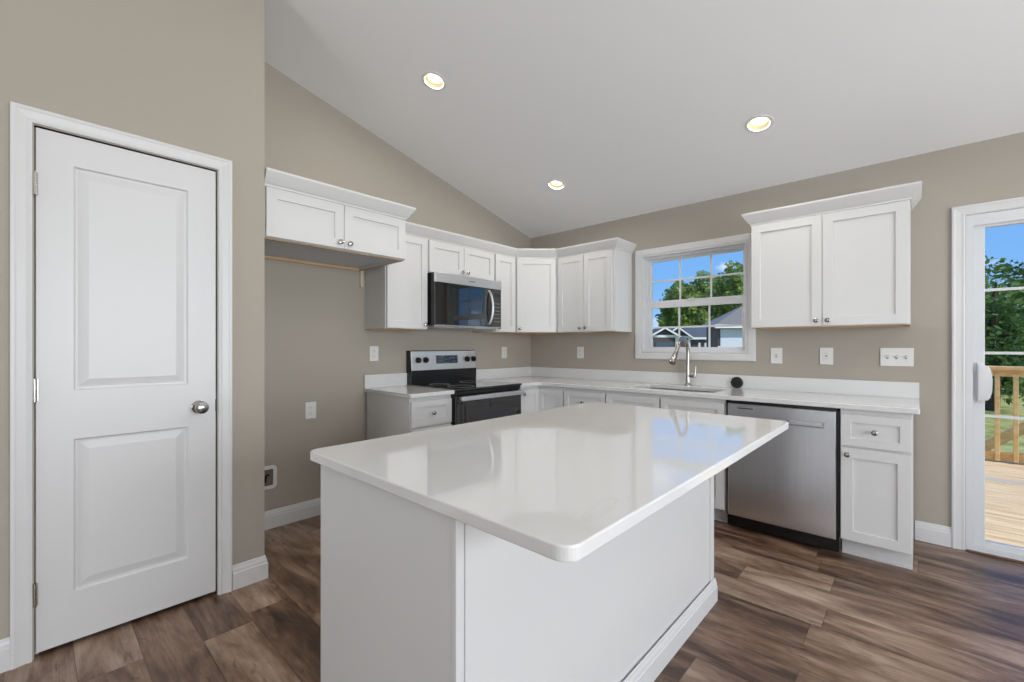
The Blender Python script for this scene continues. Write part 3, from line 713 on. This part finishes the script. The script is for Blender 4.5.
# faucet
T = thing('faucet', 'brushed nickel gooseneck pull-down faucet behind the sink', 'faucet', (1.812, -.075, CT1+.0005))
b = MB(); b.lathe([(0, 0), (.030, 0), (.030, .006), (.024, .012), (.0195, .03), (.0175, .10), (.0155, .16), (.0135, .20), (0, .20)], (0, 0, 0), 'z', 24); b.build('body', M['nickel'], T, smooth=True)
b = MB(); pts = [(0, 0, .19), (0, 0, .27)]
for k in range(1, 15):
    a = PI*k/15; pts.append((-.008*k/15, -.105+.105*math.cos(a), .285+.118*math.sin(a)))
pts += [(-.010, -.222, .285), (-.012, -.238, .262)]
b.tube(pts, [.0150]*len(pts), 16); b.build('spout', M['nickel'], T, smooth=True)
b = MB(); b.tube([(-.011, -.220, .290), (-.013, -.240, .262), (-.016, -.268, .222), (-.018, -.282, .200), (-.0182, -.285, .196)], [.0160, .0205, .0255, .0275, .022], 18); b.build('spray_head', M['nickel'], T, smooth=True)
b = MB(); b.tube([(.012, 0, .085), (.058, 0, .085)], .0165, 16); b.tube([(.056, 0, .083), (.060, .0, .10), (.064, .004, .165)], [.010, .0065, .0045], 10); b.build('lever_handle', M['nickel'], T, smooth=True)
# black sink stopper standing against the backsplash
b = MB(); b.lathe([(0, 0), (.043, 0), (.045, -.004), (.045, -.016), (.040, -.020), (.026, -.020), (.024, -.016), (.010, -.016), (.009, -.026), (0, -.027)], (0, 0, 0), 'y', 32)
for k in range(8):
    a = k*PI/4; b.box(math.cos(a)*.030-.002, math.cos(a)*.030+.002, -.0205, -.016, math.sin(a)*.030-.002, math.sin(a)*.030+.002)
o = b.build('sink_stopper', M['rubber'], None, loc=(2.187, -.030, CT1+.0455), smooth=True)
tag(o, 'round black rubber sink stopper standing against the backsplash', 'sink stopper')

# ------------------------------------------------------------------ island
IX0, IX1, IY0, IY1 = 1.800, 2.832, -3.250, -1.555
T = thing('kitchen_island', 'white kitchen island cabinet in the middle of the plank floor', 'kitchen island', (0, 0, 0))
bx0, bx1, by0, by1 = 1.848, 2.513, -3.226, -1.590
b = MB(); b.box(bx0, bx1-.006, by0+.006, by1-.006, .105, CZ); b.box(bx0+.075, bx1-.006, by0+.006, by1-.006, 0, .105); b.build('carcass', M['cab'], T)
for ya in (by0, by1-.006):
    b = MB(); b.box(bx0, bx1-.0105, ya, ya+.006, 0, CZ, .001); b.build('end_panel', M['cab'], T)
b = MB(); b.box(bx1-.006, bx1-.002, by0+.03, by1-.03, 0, CZ); b.build('back_panel', M['cab'], T)
for ya, yb in ((by0-.002, by0+.018), (by1-.045, by1+.003)):
    b = MB(); b.box(bx1-.010, bx1+.004, ya, yb, 0, CZ, .0015); b.build('corner_trim', M['cab'], T)
b = MB(); b.sweep([(bx1-.025, by0), (bx1+.006, by0-.004), (bx1+.006, by1+.004), (bx0, by1+.004)][1:3], rail_prof(.014, .108), idm); b.build('base_moulding', M['cab'], T)
# doors and drawers on the side facing the range
n = 3; seg_ = (by1-by0-.02)/n
D_ = bpy.data.objects
for i in range(n):
    # local frame with rz = -90deg: local x -> -Y, local front (-y) -> -X
    a = i*seg_+.012; c_ = (i+1)*seg_-.004
    b = MB(); b.panelled(a, c_, .662, .862, -.020, .019, [(a+.046, c_-.046, .708, .816)], [(0, 0), (.0012, .009)])
    d = b.build('drawer', M['cab'], T, loc=(bx0, by1-.008, 0), rz=-RA); make_knob(d, (a+c_)/2, -.020, .762)
    b = MB(); b.panelled(a, c_, .112, .648, -.020, .019, [(a+STILE, c_-STILE, .112+STILE, .648-STILE)], [(0, 0), (.0012, .009)])
    d = b.build('door', M['cab'], T, loc=(bx0, by1-.008, 0), rz=-RA); make_knob(d, c_-.03, -.020, .612)
R = .035
poly = arc(IX1-R, IY1-R, R, 0, PI/2)+arc(IX0+R, IY1-R, R, PI/2, PI)+arc(IX0+R, IY0+R, R, PI, 1.5*PI)+arc(IX1-R, IY0+R, R, 1.5*PI, 2*PI)
b = slab(poly, CT0, CT1, bev=.0035)
tag(b.build('island_countertop', M['quartz'], None), 'large white quartz island top with rounded corners overhanging to the right', 'countertop')

# ------------------------------------------------------------------ wall plates
def plate(name, label, cat, loc, rz, kind, gang=1):
    wd = .078 if gang == 1 else .166; hh = .120
    T = thing(name, label, cat, loc, rz)
    b = MB(); b.box(-wd/2, wd/2, -.006, -.0003, -hh/2, hh/2, .002); b.build('face_plate', M['plate'], T)
    if kind == 'outlet':
        for z in (-.021, .021):
            b = MB(); b.lathe([(0, 0), (.0165, 0), (.0160, -.0018), (0, -.0018)], (0, -.006, z), 'y', 20); r = b.build('receptacle', M['plate'], T)
            s_ = MB(); s_.box(-.0075, -.0055, -.0083, -.0077, z-.001, z+.008); s_.box(.0050, .0070, -.0083, -.0077, z, z+.007); s_.box(-.002, .002, -.0083, -.0077, z-.010, z-.006); s_.build('slots', M['dark'], r)
    elif kind == 'gfci':
        b = MB(); b.box(-.017, .017, -.0078, -.006, -.034, .034, .001); r = b.build('receptacle', M['plate'], T)
        s_ = MB()
        for z in (-.022, .016): s_.box(-.008, -.006, -.0084, -.0077, z, z+.008); s_.box(.005, .007, -.0084, -.0077, z, z+.007)
        s_.box(-.008, .008, -.0086, -.0077, -.005, .000); s_.box(-.008, .008, -.0086, -.0077, .002, .007); s_.build('slots', M['grey'], r)
    elif kind == 'switch':
        for i in range(gang):
            x = (i-(gang-1)/2)*.046
            b = MB(); b.box(x-.0055, x+.0055, -.0075, -.006, -.0125, .0125, .0005); r = b.build('switch_slot', M['grey'], T)
            s_ = MB(); s_.box(x-.0038, x+.0038, -.018, -.0075, -.002, .009, .0015); s_.build('toggle', M['plate'], r)
    return T
plate('wall_outlet', 'white outlet above the short countertop left of the range', 'outlet', (0, -1.972, 1.181), RA, 'outlet')
plate('wall_outlet', 'white outlet on the range wall near the corner', 'outlet', (0, -.441, 1.174), RA, 'outlet')
plate('wall_outlet', 'white outlet low on the wall of the empty refrigerator space', 'outlet', (0, -2.479, .775), RA, 'outlet')
plate('wall_outlet', 'white outlet under the cabinet left of the window', 'outlet', (.675, 0, 1.175), 0, 'outlet')
plate('light_switch', 'white single switch plate just right of the window', 'light switch', (2.456, 0, 1.169), 0, 'switch')
plate('wall_outlet', 'white outlet with test buttons above the dishwasher', 'outlet', (2.769, 0, 1.171), 0, 'gfci')
plate('light_switch', 'wide white three-switch plate near the sliding door', 'light switch', (3.148, 0, 1.170), 0, 'switch', 3)
# icemaker supply box
T = thing('water_supply_box', 'white rounded recessed water box low in the refrigerator space', 'water supply box', (0, -2.79, .348), RA)
b = MB(); bm = b.bm
def rring(w_, h_, r, y): return [bm.verts.new((x, y, z)) for x, z in rrect(-w_, w_, -h_, h_, r, 5)]
A0 = rring(.080, .080, .030, -.0003); A1 = rring(.080, .080, .030, -.006); A2 = rring(.078, .078, .029, -.008); A3 = rring(.056, .056, .008, -.008); A4 = rring(.055, .055, .008, -.001)
for P_, Q_ in ((A0, A1), (A1, A2), (A2, A3), (A3, A4)):
    for i in range(len(P_)): bm.faces.new([P_[i], P_[(i+1) % len(P_)], Q_[(i+1) % len(P_)], Q_[i]])
b.build('frame', M['plate'], T)
b = MB(); b.box(-.056, .056, -.0016, -.0004, -.056, .056); b.build('inner_box', mat('box_interior', (112, 106, 98), .7, var=.1), T)
b = MB(); b.tube([(.005, -.003, -.03), (.005, -.012, -.01), (.005, -.013, .012)], .007, 12); b.tube([(-.012, -.013, .010), (.030, -.013, .022)], .006, 10); b.build('valve', M['black'], T, smooth=True)

# ------------------------------------------------------------------ recessed ceiling lights
def can(label, x, y, group=None):
    z = zc(y); s_ = 1 if y > YRIDGE else -1
    T = thing('recessed_light', label, 'ceiling light', (x, y, z)); T.rotation_euler = (math.atan(-SL)*s_, 0, 0)
    if group: T['group'] = group
    b = MB(); b.lathe([(.082, 0), (.081, -.003), (.072, -.0045), (.063, -.003), (.0605, .002), (.0625, .003), (.064, 0)], (0, 0, 0), 'z', 40); b.build('trim_ring', M['plate'], T, smooth=True)
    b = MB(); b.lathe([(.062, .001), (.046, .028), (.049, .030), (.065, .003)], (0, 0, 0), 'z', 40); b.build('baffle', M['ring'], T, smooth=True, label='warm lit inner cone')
    b = MB(); b.lathe([(0, .025), (.047, .026), (.047, .032), (0, .032)], (0, 0, 0), 'z', 32); b.build('diffuser', M['lamp'], T, smooth=True, label='glowing round lens')
    d = bpy.data.lights.new('lamp', 'AREA'); d.shape = 'DISK'; d.size = .09; d.energy = CAN_W; d.color = (1, .94, .85)
    o = bpy.data.objects.new('lamp', d); C.objects.link(o); o.parent = T; o.location = (0, 0, .003)
can('recessed ceiling light nearest the refrigerator cabinet', .91, -2.06)
can('recessed ceiling light nearest the back left corner, smallest in view', .917, -.74)
can('recessed ceiling light nearest the sliding door side, above the end cabinets', 2.51, -.727)
for x, y in ((2.51, -2.085), (4.4, -.9), (4.4, -2.9), (2.2, -6.2), (4.6, -6.2)): can('extra recessed light added outside the view to brighten the room', x, y, 'ceiling lights added out of view')  # unseen lights added to help illuminate the room

# ------------------------------------------------------------------ outdoors
def at(u, v, D):
    F = Vector((-math.sin(YAW), math.cos(YAW), 0)); R__ = Vector((math.cos(YAW), math.sin(YAW), 0))
    return CAM + (F + R__*((u-512)/FPX) + Vector((0, 0, (HOR-v)/FPX)))*D
GZ = -.95
b = MB(); b.box(-120, 120, .16, 160, GZ-.2, GZ); struct(b.build('lawn', M['grass']), 'green lawn')
b = MB()
for k in range(24):
    y = .152+k*.142; b.box(2.7, 6.6, y, y+.130, -.085, -.048, .003, 1)
b.box(2.7, 6.6, .2, 3.55, -.3, -.09); struct(b.build('deck', M['deck']), 'new wooden deck outside the sliding door')
T = thing('deck_railing', 'new lumber deck railing with square balusters beyond the sliding door', 'railing', (4.6, 3.47, -.05))
def L_(b, x0, x1, y0, y1, z0, z1, bev=.003): b.box(x0-4.6, x1-4.6, y0-3.47, y1-3.47, z0+.05, z1+.05, bev, 1); return b
L_(MB(), 2.7, 6.6, 3.40, 3.54, .98, 1.018).build('cap_rail', M['lumber'], T)
L_(MB(), 2.7, 6.6, 3.45, 3.49, .905, .98).build('top_rail', M['lumber'], T)
L_(MB(), 2.7, 6.6, 3.452, 3.49, -.03, .063).build('bottom_rail', M['lumber'], T)
for k in range(28):
    x = 2.784+k*.137
    if x < 6.55: L_(MB(), x, x+.038, 3.414, 3.452, -.03, .94).build('baluster', M['lumber'], T)
for x in (2.7, 4.62, 6.5): L_(MB(), x, x+.09, 3.45, 3.54, -.3, 1.0).build('post', M['lumber'], T)
T = thing('stair_railing', 'sloping lumber stair handrail seen through the deck balusters', 'railing', (4.2, 4.7, GZ))
b = MB(); b.prism([(-1.1, .27), (1.1, 2.14), (1.1, 1.98), (-1.1, .11)], lambda x, z: (x, -.05, z), lambda x, z: (x, .02, z), .003); b.build('handrail', M['lumber'], T)
b = MB(); b.prism([(-.35, .0), (.1, .0), (1.1, .80), (1.1, 1.20)], lambda x, z: (x, -.03, z), lambda x, z: (x, .01, z)); b.build('stringer', M['lumber'], T)
for x in (-.85, 0.1, 1.0):
    b = MB(); b.box(x-.045, x+.045, .022, .11, 0, 1.16+.85*x, .003); b.build('post', M['lumber'], T)

def house(label, A, B_, zb, zw, zr, depth, wall, roof, mode):
    """A-B_: the facade seen from the kitchen (at ground plan), zw eave height, zr ridge height"""
    A = Vector((A.x, A.y, 0)); B_ = Vector((B_.x, B_.y, 0)); L = (B_-A).length; ang = math.atan2((B_-A).y, (B_-A).x)
    T = thing('house', label, 'house', (A.x, A.y, zb), ang); h, r = zw-zb, zr-zb
    b = MB()
    if mode == 'gable':
        b.prism([(0, 0), (L, 0), (L, h), (L/2, r), (0, h)], lambda x, z: (x, 0, z), lambda x, z: (x, depth, z)); b.build('walls', wall, T)
        b = MB(); e = .35; k = (r-h)/(L/2)
        for s_ in (0, 1):
            X = (lambda x: x) if s_ == 0 else (lambda x: L-x)
            b.prism([(-e, h-e*k+.05), (L/2, r+.05), (L/2, r+.2), (-e, h-e*k+.2)], lambda x, z: (X(x), -.3, z), lambda x, z: (X(x), depth+.3, z))
        b.build('roof', roof, T)
        b = MB()
        for s_ in (0, 1):
            X = (lambda x: x) if s_ == 0 else (lambda x: L-x)
            b.prism([(-e, h-e*k-.05), (L/2, r-.03), (L/2, r+.16), (-e, h-e*k+.14)], lambda x, z: (X(x), -.36, z), lambda x, z: (X(x), -.31, z))
        b.box(.0, L, -.05, -.02, h-.12, h+.12); b.box(-.02, .22, -.06, -.03, 0, h); b.box(L-.22, L+.02, -.06, -.03, 0, h)
        b.build('white_trim', M['white'], T)
    else:
        b.box(0, L, 0, depth, 0, h); b.build('walls', wall, T)
        b = MB(); e = .4
        if mode == 'eave':
            b.prism([(-e, h), (depth/2, r), (depth+e, h), (depth/2, h+.02)], lambda y, z: (-e, y, z), lambda y, z: (L+e, y, z))
        else:
            V = [(-e, -e, h), (L+e, -e, h), (L+e, depth+e, h), (-e, depth+e, h), (depth/2, depth/2, r), (max(L-depth/2, depth/2+.1), depth/2, r)]
            if mode == 'pyramid': V[4] = (L/2-.1, depth/2, r); V[5] = (L/2+.1, depth/2, r)
            for q in ((0, 1, 5, 4), (1, 2, 5), (2, 3, 4, 5), (3, 0, 4), (3, 2, 1, 0)): b.face([V[i] for i in q])
        b.build('roof', roof, T)
        b = MB(); b.box(-e, L+e, -e-.05, -e, h-.2, h+.05); b.build('fascia', M['white'], T)
    return T
# two small gables and the long roof behind them, about 45 m away
T = house('distant dark gabled house with white trim, leftmost through the kitchen window', at(650.5, 346, 44), at(677.5, 346, 44), GZ, at(0, 336.2, 44).z, at(0, 328.6, 44).z, 2.2, M['siding'], M['roof2'], 'gable')
b = MB(); b.box(.5, 2.2, -.08, -.02, .1, 2.6); b.build('garage_door', M['blues'], T)
house('distant dark gabled house wing set just behind the leftmost gable', at(664, 346, 48.5), at(690, 346, 48.5), GZ, at(0, 337, 48.5).z, at(0, 328, 48.5).z, 3, M['siding'], M['roof2'], 'gable')
T = house('distant house with a long blue-grey roof and white porch posts', at(684, 346, 54), at(716, 346, 54), GZ, at(0, 337.8, 54).z, at(0, 326, 54).z, 5, M['siding'], M['roof2'], 'eave')
for k in range(4):
    b = MB(); b.box(1.3+k*.75, 1.5+k*.75, -1.2, -1.0, 0, 2.6); b.build('porch_post', M['white'], T)
b = MB(); b.box(1.1, 4.0, -1.3, -.02, 0, .9); b.build('porch', M['white'], T)
T = house('pale garage building with a hipped grey roof, right in the kitchen window', at(718, 346, 30), at(785, 346, 30), GZ, at(0, 325.5, 30).z, at(0, 304, 30).z, 1.8, M['siding'], M['roofs'], 'pyramid')
b = MB(); b.box(.15, 4.3, -.05, -.005, 0, 3.35); b.build('garage_door', M['pale'], T)
b = MB(); b.box(-.02, .16, -.04, 0, 0, 2.2); b.build('white_trim', M['white'], T)

random.seed(5)
def tree(label, x, y, zb, H_, blobs, leaf, n, m, trunk_r=.25):
    T = thing('tree', label, 'tree', (x, y, zb))
    b = MB(); b.tube([(0, 0, 0), (.1, .05, H_*.3), (-.05, .1, H_*.55), (.1, 0, H_*.8)], [trunk_r, trunk_r*.8, trunk_r*.5, trunk_r*.15], 8)
    for k in range(6):
        a = random.uniform(0, 2*PI); z0 = H_*random.uniform(.3, .55); r = H_*.22
        b.tube([(0, 0, z0), (math.cos(a)*r*.5, math.sin(a)*r*.5, z0+H_*.1), (math.cos(a)*r, math.sin(a)*r, z0+H_*.17)], [trunk_r*.4, trunk_r*.25, trunk_r*.08], 6)
    b.build('trunk', M['bark'], T)
    vs, fs = [], []
    tot = sum(bb[3]**2 for bb in blobs)
    for (bx, by, bz, br, sq) in [(q[0], q[1], q[2], q[3], q[4]) for q in blobs]:
        cnt = int(n*br*br/tot)
        for _ in range(cnt):
            d = Vector((random.gauss(0, 1), random.gauss(0, 1), random.gauss(0, 1))).normalized()
            rr = br*(random.uniform(.25, 1)**.45)*(1+.18*math.sin(5*d.x+3*d.z+bx)+.12*math.sin(9*d.y+bz))
            c = Vector((bx+d.x*rr, by+d.y*rr, bz+d.z*rr*sq))
            a = Vector((random.gauss(0, 1), random.gauss(0, 1), random.gauss(0, .7))).normalized(); e = a.cross(Vector((random.gauss(0, 1), random.gauss(0, 1), random.gauss(0, 1)))).normalized()
            s_ = leaf*random.uniform(.6, 1.3); i = len(vs)
            vs += [c-a*s_, c+e*s_*.55, c+a*s_, c-e*s_*.55]; fs.append((i, i+1, i+2, i+3))
    me = bpy.data.meshes.new('crown'); me.from_pydata([tuple(v) for v in vs], [], fs); me.materials.append(m)
    o = bpy.data.objects.new('crown', me); C.objects.link(o); o.parent = T
    return T
# big tree row behind the houses seen in the kitchen window
def wtree(label, u, vtop, D, wpx, m='leaf', n=11000, leaf=.30):
    p_ = at(u, vtop, D); H_ = p_.z-GZ; r = wpx/FPX*D/2
    bl = [(0, 0, H_-r*.75, r*.72, .9), (-r*.5, .3, H_-r*1.35, r*.66, .9), (r*.5, -.3, H_-r*1.3, r*.66, .9), (0, -.6, H_-r*1.9, r*.8, .9), (-.75*r, 0, H_-r*2.1, r*.5, 1), (.75*r, 0, H_-r*2.1, r*.55, 1), (0, 0, H_-r*2.7, r*.75, 1)]
    bl = [q for q in bl if q[2]-q[3]*.5 > -1]
    return tree(label, p_.x, p_.y, GZ, H_, bl, leaf, n, M[m])
wtree('broad green tree behind the gabled houses, left in the kitchen window', 682, 279, 72, 40)
wtree('tall green tree in the middle of the kitchen window row', 706, 270, 82, 44)
wtree('tall bright green tree at the right side of the kitchen window', 738, 260, 70, 52)
wtree('dark low tree filling the gap between the two taller window trees', 722, 290, 96, 46, 'leaf', 3500)
# woods beyond the deck
def dtree(label, u, vtop, D, r, m, n, leaf, low=True):
    p_ = at(u, vtop, D); H_ = p_.z-GZ
    bl = [(0, 0, H_-r, r, .9), (-r*.7, 0, H_-r*1.7, r*.8, .9), (r*.7, .4, H_-r*1.6, r*.8, .9)]
    z = H_-r*2.3
    while z > r*.4: bl += [(random.uniform(-.4, .4)*r, 0, z, r*1.05, .85)]; z -= r*.9
    return tree(label, p_.x, p_.y, GZ, H_, bl, leaf, n, M[m], .18)
dtree('airy tree with thin branches beside the deck, against the sky', 992, 250, 15, 1.3, 'leafd', 3000, .11)
dtree('dense green tree beyond the deck, filling the left of the door glass', 988, 292, 21, 2.0, 'leafd', 9000, .20)
dtree('dense green tree beyond the deck, filling the right of the door glass', 1050, 286, 27, 2.2, 'leafd', 9000, .20)
dtree('tall pale green tree farther back in the woods behind the deck', 1012, 276, 44, 3.4, 'leaf', 7000, .26)
dtree('tree at the woods edge right of the view through the door', 1200, 270, 20, 2.2, 'leafd', 4000, .2)
